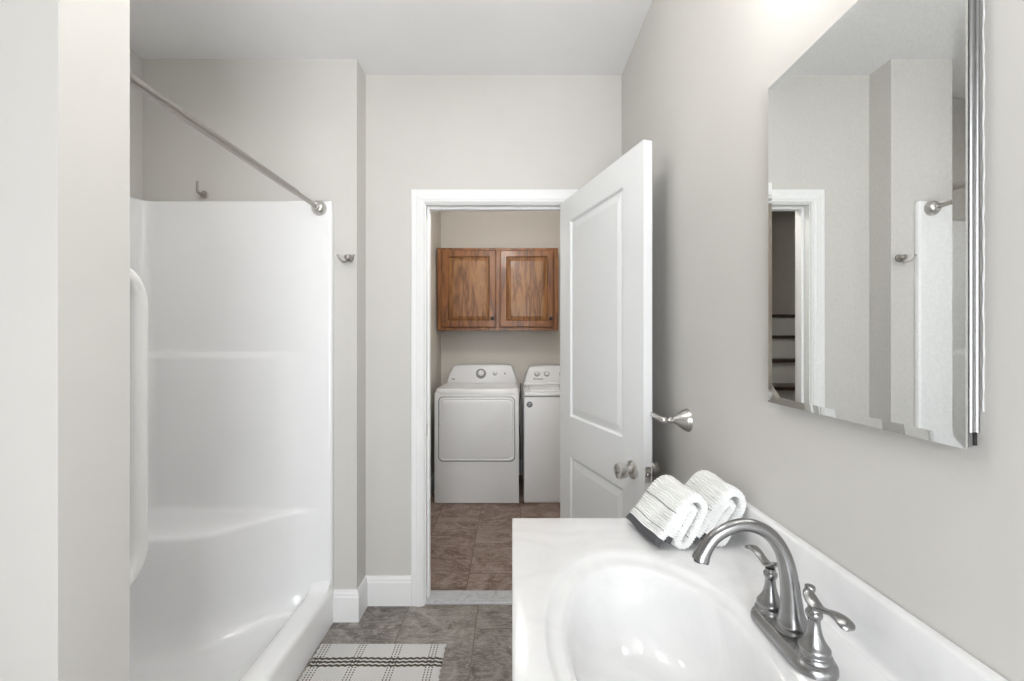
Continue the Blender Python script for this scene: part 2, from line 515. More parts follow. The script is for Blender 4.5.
# casing: stepped profile, mitred round the opening
def casing(name, x0, x1, z1, y, cw=0.069, face=-1):
    prof = [(0.0, 0.0), (0.0, 0.010), (0.006, 0.014), (0.028, 0.015), (0.031, 0.018), (0.050, 0.019), (0.054, 0.016), (0.060, 0.016), (0.066, 0.011), (cw, 0.009), (cw, 0.0)]
    bm = BM()
    # prof: offset from the inner edge outwards (mirrored: outer edge is thickest)
    prof = [(cw-a, t) for a, t in prof]
    rows = []
    rev = 0.005
    for (sx, cx, cz) in ((-1, x0-rev, 0), (-1, x0-rev, z1+rev), (1, x1+rev, z1+rev), (1, x1+rev, 0)):
        top = cz > 0
        rows.append([bm.verts.new((cx+sx*a, y+face*t, cz+(a if top else 0))) for a, t in prof])
    for r0, r1 in zip(rows, rows[1:]):
        for k in range(len(prof)-1):
            bm.faces.new((r0[k], r0[k+1], r1[k+1], r1[k]))
    for r in (rows[0], rows[-1]): bm.faces.new(r)
    return obj(name, bm, M['trim'], smooth=False)
struct(casing('trim_2', DL, DR, DH, YB), 'white moulded door casing')
# jamb with stop
bm = BM()
box(bm, (DL-0.018, YB, 0), (DL, YL, DH+0.018)); box(bm, (DR, YB, 0), (DR+0.018, YL, DH+0.018)); box(bm, (DL, YB, DH), (DR, YL, DH+0.018))
box(bm, (DL, YB+0.042, 0.011), (DL+0.011, YB+0.075, DH)); box(bm, (DR-0.011, YB+0.042, 0.011), (DR, YB+0.075, DH)); box(bm, (DL+0.011, YB+0.042, DH-0.011), (DR-0.011, YB+0.075, DH))
jamb = struct(obj('trim_3', bm, M['trim'], smooth=False), 'white door jamb with stop')
bm = nb((DL-0.0005, YB+0.012, 0.86), (DL+0.002, YB+0.036, 0.92), 0.0006)
o = obj('strike_plate', bm, M['nickel_warm'], jamb, smooth=False); o['label'] = 'small nickel strike plate'
# baseboards
BP = [(0.0, 0.0), (0.014, 0.0), (0.014, 0.118), (0.012, 0.124), (0.0115, 0.136), (0.008, 0.143), (0.006, 0.150), (0.0, 0.150)]
def baseboard(name, pts, label):
    """pts: floor polyline; the board stands on the left-hand side, given per-point offset normals"""
    bm = BM(); rows = []
    for (x, y, nx, ny) in pts:
        rows.append([bm.verts.new((x+nx*t, y+ny*t, z)) for t, z in BP])
    for r0, r1 in zip(rows, rows[1:]):
        for k in range(len(BP)-1): bm.faces.new((r0[k], r0[k+1], r1[k+1], r1[k]))
    bm.faces.new(rows[0]); bm.faces.new(rows[-1])
    return struct(obj(name, bm, M['trim'], smooth=False), label)
baseboard('baseboard_back', [(-0.864, YJ, 0, -1), (XJ, YJ, 1, -1), (XJ, YB, 1, -1), (DL-0.074, YB, 0, -1)], 'white baseboard turning the corner beside the shower')
baseboard('baseboard_right', [(XR, 1.16, -1, 0), (XR, YB, -1, 0)], 'white baseboard on the right wall')
baseboard('baseboard_laundry', [(LX, OP1+0.07, 1, 0), (LX, LY, 1, -1), (LR, LY, 0, -1)], 'white baseboard behind the appliances')
baseboard('baseboard_partition', [(XS, P0, 0, -1), (PX, P0, 1, -1), (PX, P1, 1, 0)], 'white baseboard round the partition end')

# stairs (seen in the mirror)
st = thing('staircase', 'white risers with dark treads climbing beyond the laundry, seen in the mirror', 'staircase', (-1.3, 2.3, 0))
st['kind'] = 'structure'; del st['category']
sx0, sx1 = XS+0.03, LX-0.113-0.035
for n in range(1, 9):
    y = 2.30 + 0.238*(n-1)
    z = 0.2*n
    y2 = min(y+0.238, LY-0.01)
    obj('riser', nb((sx0, y, z-0.2 if n == 1 else z-0.2), (sx1, y+0.02, z-0.028)), M['riser'], st, smooth=False)
    obj('tread', nb((sx0, y-0.025, z-0.028), (sx1, y2+0.02, z), 0.006), M['tread'], st, smooth=False)
bm = BM()
pts = [(2.285, 0.0), (2.285, 0.30), (4.2, 0.30+1.915*0.2/0.238), (4.2, 0.0)]
a = [bm.verts.new((sx1, y, z)) for y, z in pts]; b = [bm.verts.new((sx1+0.03, y, z)) for y, z in pts]
bm.faces.new(a); bm.faces.new(b[::-1])
for k in range(4): bm.faces.new((a[k], a[(k+1) % 4], b[(k+1) % 4], b[k]))
obj('skirt_board', bm, M['riser'], st, smooth=False)

# ------------------------------------------------------------------ door leaf
ang = math.atan2(0.211, 0.692)
F0 = Vector((0.453, 1.446, 0)); dirh = Vector((-math.sin(ang), math.cos(ang), 0)); nrm = Vector((math.cos(ang), math.sin(ang), 0))
DW, DT = 0.716, 0.035
door = thing('door_1', 'white two-panel interior door standing open', 'door', tuple(F0 + dirh*DW)); del door['category']; door['kind'] = 'structure'
def dmap(u, w, d): return F0 + dirh*u + nrm*d + Vector((0, 0, w))
SP = [(0, 0), (0.004, 0.001), (0.010, 0.009), (0.016, 0.0095), (0.045, 0.003), (0.047, 0.003)]
xs = [0, 0.130, DW-0.115, DW]; zs = [0.016, 0.25, 0.80, 0.988, 1.932, 2.046]
bm = BM()
panel_slab(bm, dmap, xs, zs, {(1, 1), (1, 3)}, DT, SP, back=False)
panel_slab(bm, lambda u, w, d: dmap(u, w, DT-d), xs, zs, {(1, 1), (1, 3)}, 0.001, SP, back=False)
obj('door_leaf', bm, M['door'], door, smooth=False)
def knob(side):
    base = dmap(0.066, 0.89, 0 if side < 0 else DT)
    ax = nrm*side
    k = BM()
    lathe(k, [(0.0, 0), (0.033, 0), (0.033, 0.003), (0.029, 0.007), (0.020, 0.010), (0.013, 0.013), (0.012, 0.022), (0.0125, 0.026), (0.019, 0.032), (0.0255, 0.035), (0.0268, 0.038), (0.0270, 0.056), (0.0258, 0.061), (0.018, 0.063), (0.0, 0.062)], base, ax, 36)
    o = obj('door_knob', k, M['nickel_warm'], door)
    o['label'] = 'satin nickel door knob'
    return o
kk = knob(-1); kb = knob(1)
b0 = dmap(0.066, 0.89, 0)
obj('privacy_turn', lathe(BM(), [(0, 0.061), (0.008, 0.061), (0.008, 0.064), (0.005, 0.066), (0, 0.066)], b0, -nrm, 20), M['nickel'], kk)
bm = BM()
lp = []
for u0, u1, w0, w1, d0, d1 in ((-0.0015, 0.001, 0.862, 0.918, 0.006, 0.029),):
    for (u, w, d) in ((u0, w0, d0), (u1, w0, d0), (u1, w1, d0), (u0, w1, d0), (u0, w0, d1), (u1, w0, d1), (u1, w1, d1), (u0, w1, d1)):
        lp.append(bm.verts.new(dmap(u, w, d)))
for f in ((0, 1, 2, 3), (4, 7, 6, 5), (0, 4, 5, 1), (1, 5, 6, 2), (2, 6, 7, 3), (3, 7, 4, 0)): bm.faces.new([lp[i] for i in f])
lpo = obj('latch_plate', bm, M['nickel_warm'], door, smooth=False)
bm = lathe(BM(), [(0, 0), (0.009, 0), (0.0085, 0.007), (0.005, 0.010), (0, 0.0105)], dmap(0, 0.89, 0.0175), -dirh, 20)
obj('latch_bolt', bm, M['nickel'], lpo)
for hz in (0.2, 1.05, 1.85):
    o = obj('hinge', lathe(BM(), [(0, 0), (0.0055, 0), (0.0055, 0.09), (0, 0.09)], dmap(DW+0.006, hz, DT+0.002), (0, 0, 1), 14), M['nickel_warm'], door)

# ------------------------------------------------------------------ shower stall
def arc(cx, cy, r, a0, a1, n):
    return [(cx+r*math.cos(a0+(a1-a0)*k/n), cy+r*math.sin(a0+(a1-a0)*k/n)) for k in range(n+1)]
shower = thing('shower_stall', 'white fibreglass shower stall with moulded seat and low curb', 'shower', (-1.32, 1.45, 0))
XF = -0.862; XB = XS+0.026; YE = 2.006; YN = 0.955
def upath(off, zz):
    """U-shaped section: far end wall, long wall, near end wall; off = inset below the ledge"""
    pts = []
    def fade(x):   # the ledge dies out towards the open front
        t = min(1, max(0, (-1.0-x)/0.12)); return t*t*(3-2*t)
    N1 = 26
    r = 0.055
    for k in range(N1+1):
        x = (XF-0.012) + (XB+r - (XF-0.012))*k/N1
        pts.append((x, YE-off*fade(x)))
    pts = pts[:-1]
    pts += [(x+off, y-off) for x, y in arc(XB+r, YE-r, r, PI/2, PI, 8)]
    for k in range(1, 12):
        pts.append((XB+off, YE-r + (YN+r-(YE-r))*k/12))
    pts += [(x+off, y+off*0.3) for x, y in arc(XB+r, YN+r, r, PI, 1.5*PI, 6)]
    for k in range(1, 13):
        x = XB+r + ((XF-0.012)-(XB+r))*k/12
        pts.append((x, YN))
    return pts
def seat_front(x):
    # y of the seat's front edge at x
    tab = [(-1.80, 1.700), (-1.66, 1.715), (-1.51, 1.728), (-1.40, 1.742), (-1.305, 1.765), (-1.23, 1.815), (-1.175, 1.868), (-1.10, 1.935), (-1.03, 1.985), (-0.97, 2.002), (-0.86, 2.006)]
    for (x0, y0), (x1, y1) in zip(tab, tab[1:]):
        if x0 <= x <= x1: return y0+(y1-y0)*(x-x0)/(x1-x0)
    return 2.006
def seatpath(blend):
    """far end wall pushed out to the seat's front; blend 0..1"""
    base = upath(0.020, 0)
    out = []
    for i, (x, y) in enumerate(base):
        if i <= 34 and x > XB+0.0:
            sy = seat_front(max(x, -1.75)); yy = min(y, sy)
            out.append((x, y+(yy-y)*blend))
        elif i <= 46:
            yend = 1.70
            # squeeze the long wall's far part in front of the seat
            out.append((x, y if y < yend or blend == 0 else y+(min(y, yend)-y)*blend))
        else: out.append((x, y))
    return out
levels = []
levels.append((2.019, [(x, y) for x, y in upath(-0.014, 0)]))
levels.append((2.021, upath(-0.006, 0)))
levels.append((2.017, upath(-0.001, 0)))
levels.append((2.008, upath(0.0, 0)))
for z in (1.8, 1.6, 1.45, 1.33, 1.305): levels.append((z, upath(0.0, 0)))
for z, o_ in ((1.296, 0.002), (1.289, 0.008), (1.284, 0.016), (1.276, 0.020), (1.262, 0.0215)): levels.append((z, upath(o_, 0)))
for z in (1.1, 0.9, 0.75, 0.63): levels.append((z, upath(0.0215, 0)))
levels.append((0.580, upath(0.022, 0)))
for z, bl in ((0.565, 0.015), (0.556, 0.06), (0.552, 0.15), (0.548, 0.4), (0.544, 0.7), (0.540, 0.88), (0.535, 0.95), (0.527, 0.985), (0.515, 1.0)): levels.append((z, seatpath(bl)))
for z in (0.42, 0.32, 0.24): levels.append((z, seatpath(1.0)))
def shrink(path, d):
    out = []
    n = len(path)
    for i, (x, y) in enumerate(path):
        a = Vector(path[max(0, i-1)]); b = Vector(path[min(n-1, i+1)])
        t = (b-a)
        if t.length < 1e-9: out.append((x, y)); continue
        t.normalize(); nn = Vector((-t.y, t.x))
        # interior lies to the left when walking far->back->near
        out.append((x+nn.x*d, y+nn.y*d))
    return out
cvw = [(0.185, 0.0), (0.150, 0.006), (0.118, 0.020), (0.092, 0.040), (0.076, 0.065), (0.068, 0.095), (0.064, 0.13)]
base = seatpath(1.0)
low = [(z, shrink(base, d)) for z, d in cvw]
bm = BM()
grid = [[bm.verts.new((x, y, z)) for x, y in path] for z, path in levels+low]
for r0, r1 in zip(grid, grid[1:]):
    for k in range(len(r0)-1): bm.faces.new((r0[k], r0[k+1], r1[k+1], r1[k]))
bmesh.ops.smooth_vert(bm, verts=[v for row in grid[14:] for v in row[2:-2]], factor=0.5, use_axis_x=True, use_axis_y=True, use_axis_z=False)
# pan floor: strip between the last far half and the near half
last = grid[-1]; n = len(last)
cen = [bm.verts.new((-1.30, 1.40, 0.055))]
for k in range(n-1): bm.faces.new((last[k], last[k+1], cen[0]))
bm.faces.new((last[-1], last[0], cen[0]))
# front flanges: returns at the open edge
for idx, yw, s in ((0, YJ-0.002, 1), (-1, P1+0.002, -1)):
    col_ = [row[idx] for row in grid[:len(levels)+1]]
    e1 = [bm.verts.new((XF-0.004, v.co.y+s*0.003, v.co.z)) for v in col_]
    e2 = [bm.verts.new((XF, v.co.y+s*0.009, v.co.z)) for v in col_]
    e3 = [bm.verts.new((XF, yw, v.co.z)) for v in col_]
    for A, B in ((col_, e1), (e1, e2), (e2, e3)):
        for k in range(len(A)-1): bm.faces.new((A[k], A[k+1], B[k+1], B[k]))
obj('shower_surround', bm, M['shower'], shower, angle=50)
# curb
prof = [(-1.10, 0.057), (-1.06, 0.062), (-1.02, 0.075), (-0.99, 0.10), (-0.972, 0.135), (-0.962, 0.156), (-0.950, 0.163), (-0.93, 0.165), (-0.885, 0.166), (-0.870, 0.164), (-0.862, 0.157), (-0.858, 0.145), (-0.858, 0.0)]
ys = [P1+0.003, YN, YN+0.03, 1.2, 1.5, 1.8, 1.93, 1.965, 1.985, 2.000, 2.008, YJ-0.002]
up = [0.02, 0.02, 0, 0, 0, 0, 0.0, 0.002, 0.010, 0.028, 0.05, 0.05]
bm = BM()
rows = [[bm.verts.new((x, y, z + (u if 0.05 < z and x < -0.863 else 0))) for x, z in prof] for y, u in zip(ys, up)]
for r0, r1 in zip(rows, rows[1:]):
    for k in range(len(prof)-1): bm.faces.new((r0[k], r0[k+1], r1[k+1], r1[k]))
obj('curb', bm, M['shower'], shower, angle=50)

# shower rod
rod = thing('shower_curtain_rod', 'brushed metal shower curtain rod with round end flanges above the curb', 'curtain rod', (-0.92, YE, 1.985))
obj('rod', tube(BM(), [(-0.92, YN+0.02, 1.985), (-0.92, 1.60, 1.985), (-0.92, 1.79, 1.985), (-0.92, 1.792, 1.985)], [0.0132, 0.0132, 0.0132, 0.011], 24), M['rod_metal'], rod)
obj('inner_rod', tube(BM(), [(-0.92, 1.785, 1.985), (-0.92, YE-0.025, 1.985)], 0.0108, 24), M['rod_metal'], rod)
for yy, s in ((YE-0.0005, -1), (YN+0.0005, 1)):
    obj('end_flange', lathe(BM(), smooth_prof([(0.0, 0), (0.033, 0.0), (0.034, 0.006), (0.031, 0.016), (0.024, 0.026), (0.016, 0.031), (0.0145, 0.040), (0.0, 0.041)], 4), (-0.92, yy, 1.985), (0, s, 0), 32), M['nickel_warm'], rod)

# grab bar
GX, GY = -0.912, 1.020
gb = thing('grab_bar', 'white vertical grab bar with curved ends inside the shower entrance', 'grab bar', (GX, YN, 1.15))
pts = [(GX, YN+0.004, 1.513)]
pts += [(GX, YN+0.010+(GY-YN-0.010)*math.sin(PI/2*k/12), 1.443+0.070*math.cos(PI/2*k/12)) for k in range(13)]
pts += [(GX, GY, 1.443-0.586*k/8) for k in range(1, 8)]
pts += [(GX, YN+0.010+(GY-YN-0.010)*math.cos(PI/2*k/12), 0.857-0.070*math.sin(PI/2*k/12)) for k in range(13)]
pts += [(GX, YN+0.004, 0.787)]
obj('bar', tube(BM(), pts, 0.0212, 24, up=(1, 0, 0)), M['bar_white'], gb)
for z in (1.513, 0.787):
    o = obj('mounting_flange', lathe(BM(), smooth_prof([(0, 0), (0.036, 0), (0.037, 0.006), (0.030, 0.013), (0.020, 0.016), (0, 0.016)], 4), (GX, YN, z), (0, 1, 0), 28), M['ivory'], gb)
    o['label'] = 'ivory mounting flange'

# hooks
hk = thing('shower_hook', 'small round-based nickel hook on the wall above the shower surround', 'hook', (-1.487, YJ, 2.058))
obj('base_disc', lathe(BM(), [(0, 0), (0.019, 0), (0.019, 0.005), (0.017, 0.007), (0, 0.007)], (-1.487, YJ, 2.058), (0, -1, 0), 28), M['rod_metal'], hk)
obj('hook_arm', tube(BM(), catmull([(-1.487, YJ-0.005, 2.055), (-1.487, YJ-0.028, 2.052), (-1.487, YJ-0.040, 2.058), (-1.487, YJ-0.042, 2.075), (-1.487, YJ-0.042, 2.108)], 5), 0.0095, 16, flat=0.3, up=(0, 0, 1)), M['rod_metal'], hk)
rh = thing('robe_hook', 'nickel double robe hook on the wall between shower and doorway', 'hook', (-0.786, YJ, 1.748))
obj('base_disc', lathe(BM(), smooth_prof([(0, 0), (0.016, 0), (0.018, 0.005), (0.012, 0.012), (0.009, 0.022), (0.013, 0.028), (0.011, 0.036), (0, 0.038)], 4), (-0.786, YJ, 1.752), (0, -1, 0), 28), M['rod_metal'], rh)
for s in (-1, 1):
    p = catmull([(-0.786, YJ-0.012, 1.744), (-0.786+s*0.010, YJ-0.022, 1.731), (-0.786+s*0.024, YJ-0.034, 1.732), (-0.786+s*0.034, YJ-0.044, 1.745), (-0.786+s*0.038, YJ-0.048, 1.757)], 5)
    h = obj('hook_arm', tube(BM(), p, [0.0045 - 0.0012*i/len(p) for i in range(len(p))], 12), M['rod_metal'], rh)
    obj('finial', lathe(BM(), smooth_prof([(0, -0.005), (0.0045, -0.002), (0.0045, 0.002), (0, 0.005)], 4), p[-1], (0, 0, 1), 14), M['rod_metal'], h)

# ------------------------------------------------------------------ bath mat
bm = BM()
mx0, mx1, my0, my1 = -0.842, -0.290, 0.98, 1.868
NX, NY = 70, 112
top = []
for j in range(NY+1):
    row = []
    for i in range(NX+1):
        u, v = i/NX, j/NY
        x = mx0+(mx1-mx0)*u; y = my0+(my1-my0)*v
        if i in (0, NX): x += (-1 if i == 0 else 1)*0.0035*math.sin(j*1.6)
        if j in (0, NY): y += (-1 if j == 0 else 1)*0.0022*math.sin(i*2.1)
        x += 0.004*math.sin(v*5)
        e = min(i, NX-i, j, NY-j)
        z = 0.0095 if e > 0 else 0.005
        z += 0.0012*math.sin(x*22)*math.sin(y*17) if e > 0 else 0
        row.append(bm.verts.new((x, y, z)))
    top.append(row)
for j in range(NY):
    for i in range(NX): bm.faces.new((top[j][i], top[j][i+1], top[j+1][i+1], top[j+1][i]))
rim = [top[0][i] for i in range(NX+1)] + [top[j][NX] for j in range(1, NY+1)] + [top[NY][i] for i in range(NX-1, -1, -1)] + [top[j][0] for j in range(NY-1, 0, -1)]
low_ = [bm.verts.new((v.co.x, v.co.y, 0.0005)) for v in rim]
for k in range(len(rim)): bm.faces.new((rim[k], rim[(k+1) % len(rim)], low_[(k+1) % len(rim)], low_[k]))
bm.faces.new(low_)
bmesh.ops.translate(bm, verts=bm.verts[:], vec=(0.86, -1.435, 0))
rug = obj('bath_mat', bm, M['rug'])
rug.location = (-0.86, 1.435, 0); rug.rotation_euler = (0, 0, 0.0)
tag(rug, 'white woven cotton bath mat with olive-grey plaid lines beside the shower curb', 'bath mat')

# ------------------------------------------------------------------ vanity: countertop with integral bowl, cabinet, backsplash
CZ = 0.875
VX0, VX1, VY0, VY1 = 0.0, XR-0.0195, 0.205, 1.137
van = thing('bathroom_vanity', 'white vanity with integral oval sink and backsplash along the right wall', 'vanity', (0.3, 0.67, 0))
cx, cy, ea, eb = 0.238, 0.668, 0.186, 0.288
rings = [(1.0, 0.0, 0), (0.985, -0.0012, 0), (0.965, -0.004, 0), (0.94, -0.0065, 0), (0.90, -0.0078, 0), (0.865, -0.0085, 0), (0.84, -0.0100, 0), (0.815, -0.0150, 0), (0.79, -0.024, 0), (0.755, -0.043, 0), (0.70, -0.070, 0), (0.62, -0.098, 0), (0.52, -0.120, 0), (0.40, -0.133, 0), (0.27, -0.139, 0), (0.14, -0.142, 0), (0.07, -0.1425, 0)]
NA = 160
bm = BM()
def rect_hit(a, x0, x1, y0, y1):
    dx, dy = math.cos(a)*ea, math.sin(a)*eb
    t = 1e9
    if dx > 1e-9: t = min(t, (x1-cx)/dx)
    if dx < -1e-9: t = min(t, (x0-cx)/dx)
    if dy > 1e-9: t = min(t, (y1-cy)/dy)
    if dy < -1e-9: t = min(t, (y0-cy)/dy)
    return cx+dx*t, cy+dy*t
angs = [2*PI*k/NA for k in range(NA)]
cr = 0.006
for (qx, qy) in ((VX0+cr, VY0+cr), (VX1, VY0+cr), (VX1, VY1-cr), (VX0+cr, VY1-cr)):
    a = math.atan2((qy-cy)/eb, (qx-cx)/ea) % (2*PI)
    k = min(range(len(angs)), key=lambda i: abs(angs[i]-a)); angs[k] = a
R = []
edge = [rect_hit(a, VX0+cr, VX1, VY0+cr, VY1-cr) for a in angs]
R.append([bm.verts.new((x, y, CZ)) for x, y in edge])
for t in (0.66, 0.33, 0.1):
    R.append([bm.verts.new((x*t+(cx+math.cos(a)*ea*1.0)*(1-t), y*t+(cy+math.sin(a)*eb)*(1-t), CZ)) for (x, y), a in zip(edge, angs)])
for s, dz, _ in rings:
    shift = (1-s)*0.01
    R.append([bm.verts.new((cx+shift+math.cos(a)*ea*s, cy+math.sin(a)*eb*s, CZ+dz)) for a in angs])
# rounded outer edge and underside lip
def outset(x, y, d):
    nx = -1 if abs(x-(VX0+cr)) < 1e-6 else 0
    ny = (-1 if abs(y-(VY0+cr)) < 1e-6 else (1 if abs(y-(VY1-cr)) < 1e-6 else 0))
    return x+nx*d, y+ny*d
pre = []
for k in range(1, 6):
    q = PI/2*k/5
    pre.append([bm.verts.new((*outset(x, y, cr*math.sin(q)), CZ-cr*(1-math.cos(q)))) for x, y in edge])
pre.append([bm.verts.new((*outset(x, y, cr), CZ-0.035)) for x, y in edge])
pre.append([bm.verts.new((*outset(x, y, cr-0.02), CZ-0.036)) for x, y in edge])
seq = pre[::-1] + R
for a, b in zip(seq, seq[1:]):
    for k in range(NA): bm.faces.new((a[k], a[(k+1) % NA], b[(k+1) % NA], b[k]))
ctop = obj('countertop', bm, M['cultured'], van, angle=60)
# backsplash with a small cove at its foot
bm = BM()
bp = [(VX1-0.010, CZ+0.0003), (VX1-0.004, CZ+0.0015), (VX1, CZ+0.006), (VX1+0.001, CZ+0.012), (VX1+0.002, CZ+0.089), (VX1+0.004, CZ+0.093), (VX1+0.0065, CZ+0.0945), (XR-0.001, CZ+0.0945), (XR-0.001, CZ-0.03), (VX1-0.01, CZ-0.03)]
A = [bm.verts.new((x, VY0, z)) for x, z in bp]; B = [bm.verts.new((x, VY1, z)) for x, z in bp]
for k in range(len(bp)): bm.faces.new((A[k], A[(k+1) % len(bp)], B[(k+1) % len(bp)], B[k]))
bm.faces.new(A); bm.faces.new(B[::-1])
obj('backsplash', bm, M['cultured'], van, angle=50)
# drain and overflow
dr = obj('drain_ring', lathe(BM(), [(0.010, 0.002), (0.021, 0.004), (0.024, 0.003), (0.025, 0.0)], (cx+0.0095, cy, CZ-0.1425), (0, 0, 1), 32, caps=False), M['nickel'], van)
obj('stopper', lathe(BM(), smooth_prof([(0.0, 0.010), (0.010, 0.009), (0.016, 0.005), (0.016, 0.0)], 3), (cx+0.0095, cy, CZ-0.1425), (0, 0, 1), 28), M['nickel'], van)
# cabinet under the top
vc = obj('cabinet_body', nb((0.045, VY0+0.02, 0.10), (XR-0.002, VY1-0.02, CZ-0.15)), M['cabinet_white'], van, smooth=False)
obj('toe_kick', nb((0.10, VY0+0.04, 0.0), (XR-0.002, VY1-0.04, 0.10)), M['cabinet_white'], van, smooth=False)
obj('apron', nb((0.045, VY0+0.02, CZ-0.15), (0.060, VY1-0.02, CZ-0.036)), M['cabinet_white'], van, smooth=False)
obj('apron', nb((0.060, VY1-0.035, CZ-0.15), (XR-0.022, VY1-0.02, CZ-0.036)), M['cabinet_white'], van, smooth=False)
obj('apron', nb((0.060, VY0+0.02, CZ-0.15), (XR-0.022, VY0+0.035, CZ-0.036)), M['cabinet_white'], van, smooth=False)
for y0, y1, ky in ((VY0+0.03, 0.665, 0.635), (0.675, VY1-0.03, 0.705)):
    bm = BM()
    panel_slab(bm, lambda u, w, d: Vector((0.026+d, u, w)), [y0, y0+0.06, y1-0.06, y1], [0.12, 0.18, 0.63, 0.69], {(1, 1)}, 0.018, [(0, 0), (0.002, 0.006), (0.004, 0.006)])
    d_ = obj('cabinet_door', bm, M['cabinet_white'], van, smooth=False)
    obj('cabinet_knob', lathe(BM(), smooth_prof([(0.005, 0), (0.005, 0.012), (0.013, 0.018), (0.012, 0.025), (0, 0.027)], 3), (0.026, ky, 0.60), (-1, 0, 0), 20), M['nickel'], d_)

# ------------------------------------------------------------------ faucet
FX, FY, FZ = 0.443, 0.668, CZ+0.0003
fc = thing('faucet', 'brushed nickel two-handle faucet with high arc spout on the sink deck', 'faucet', (FX, FY, FZ))
def stadium(hw, hl, n=12):
    pts = []
    for a0, sy in ((0, 1), (PI, -1)):
        for k in range(n+1):
            a = a0+PI*k/n
            pts.append((FX+hw*math.cos(a), FY+sy*(hl-hw)+hw*math.sin(a)))
    return pts
bm = BM()
ringsf = []
for hw, hl, z in ((0.0312, 0.0805, 0), (0.0312, 0.0805, 0.005), (0.0302, 0.0795, 0.0085), (0.0278, 0.077, 0.012), (0.0250, 0.0742, 0.0138), (0.0240, 0.0732, 0.0155), (0.0225, 0.0717, 0.0162)):
    ringsf.append([bm.verts.new((x, y, FZ+z)) for x, y in stadium(hw, hl)])
for a, b in zip(ringsf, ringsf[1:]):
    for k in range(len(a)): bm.faces.new((a[k], a[(k+1) % len(a)], b[(k+1) % len(a)], b[k]))
bm.faces.new(ringsf[0][::-1]); bm.faces.new(ringsf[-1])
obj('base_plate', bm, M['nickel'], fc)
# spout
z0 = FZ+0.0155
sp = [((FX+0.003, z0), 0.0235), ((FX+0.003, z0+0.006), 0.0240), ((FX+0.003, z0+0.010), 0.0215), ((FX+0.003, z0+0.014), 0.0222), ((FX+0.003, z0+0.020), 0.0205), ((FX+0.002, z0+0.032), 0.0175),
      ((FX+0.001, z0+0.050), 0.0153), ((FX-0.001, z0+0.072), 0.0138), ((FX-0.005, z0+0.100), 0.0126), ((FX-0.0135, z0+0.128), 0.0112), ((FX-0.030, z0+0.152), 0.0108), ((FX-0.052, z0+0.166), 0.0104),
      ((FX-0.076, z0+0.170), 0.0100), ((FX-0.099, z0+0.164), 0.0098), ((FX-0.119, z0+0.152), 0.0098), ((FX-0.131, z0+0.138), 0.0102), ((FX-0.138, z0+0.126), 0.0112), ((FX-0.142, z0+0.118), 0.0128), ((FX-0.1435, z0+0.114), 0.0130)]
cp = catmull([(p[0], FY, p[1], r) for p, r in sp], 5)
bm = tube(BM(), [(c[0], c[1], c[2]) for c in cp], [c[3] for c in cp], 28, up=(0, 1, 0), caps=True)
spo = obj('spout', bm, M['nickel'], fc, angle=60)
obj('aerator', lathe(BM(), [(0, 0), (0.0095, 0), (0.0095, 0.003), (0, 0.003)], (FX-0.1437, FY, z0+0.1125), (0, 0, 1), 20), M['dark'], spo)
for s in (-1, 1):
    hy = FY + s*0.0520
    body = smooth_prof([(0.0, 0.0), (0.0225, 0.0), (0.0228, 0.005), (0.0205, 0.008), (0.0208, 0.013), (0.0203, 0.016), (0.0160, 0.022), (0.0122, 0.030), (0.0097, 0.039), (0.0082, 0.048), (0.0080, 0.055), (0.0105, 0.060), (0.0108, 0.065), (0.0080, 0.069), (0.0075, 0.073), (0.0, 0.074)], 4)
    h = obj('handle', lathe(BM(), body, (FX, hy, z0), (0, 0, 1), 32), M['nickel'], fc, angle=60)
    zt = z0+0.072
    lv = catmull([(-0.017, 0.017, 0.0045), (-0.012, 0.014, 0.0085), (-0.003, 0.007, 0.0105), (0.008, 0.004, 0.0092), (0.020, 0.007, 0.0078), (0.033, 0.012, 0.0082), (0.045, 0.013, 0.0102), (0.055, 0.010, 0.0110), (0.060, 0.007, 0.0065)], 5)
    P = [(FX+0.006*max(0, t)/0.07*(1 if s < 0 else -0.6), hy+s*t, zt+dz) for t, dz, r in lv]
    obj('lever', tube(BM(), P, [r for _, _, r in lv], 18, flat=0.42, up=(0, 0, 1)), M['nickel'], h, angle=70)
lr_ = obj('lift_rod', tube(BM(), [(FX+0.0205, FY, z0-0.012), (FX+0.031, FY, z0-0.01), (FX+0.031, FY, z0+0.066)], 0.0024, 10), M['nickel'], fc)
bm_ = None
lr_ = obj('lift_rod_knob', lathe(BM(), smooth_prof([(0, -0.003), (0.0035, 0.0), (0.0035, 0.002), (0.0068, 0.004), (0.0070, 0.011), (0.0, 0.013)], 4), (FX+0.031, FY, z0+0.062), (0, 0, 1), 18), M['nickel'], fc)

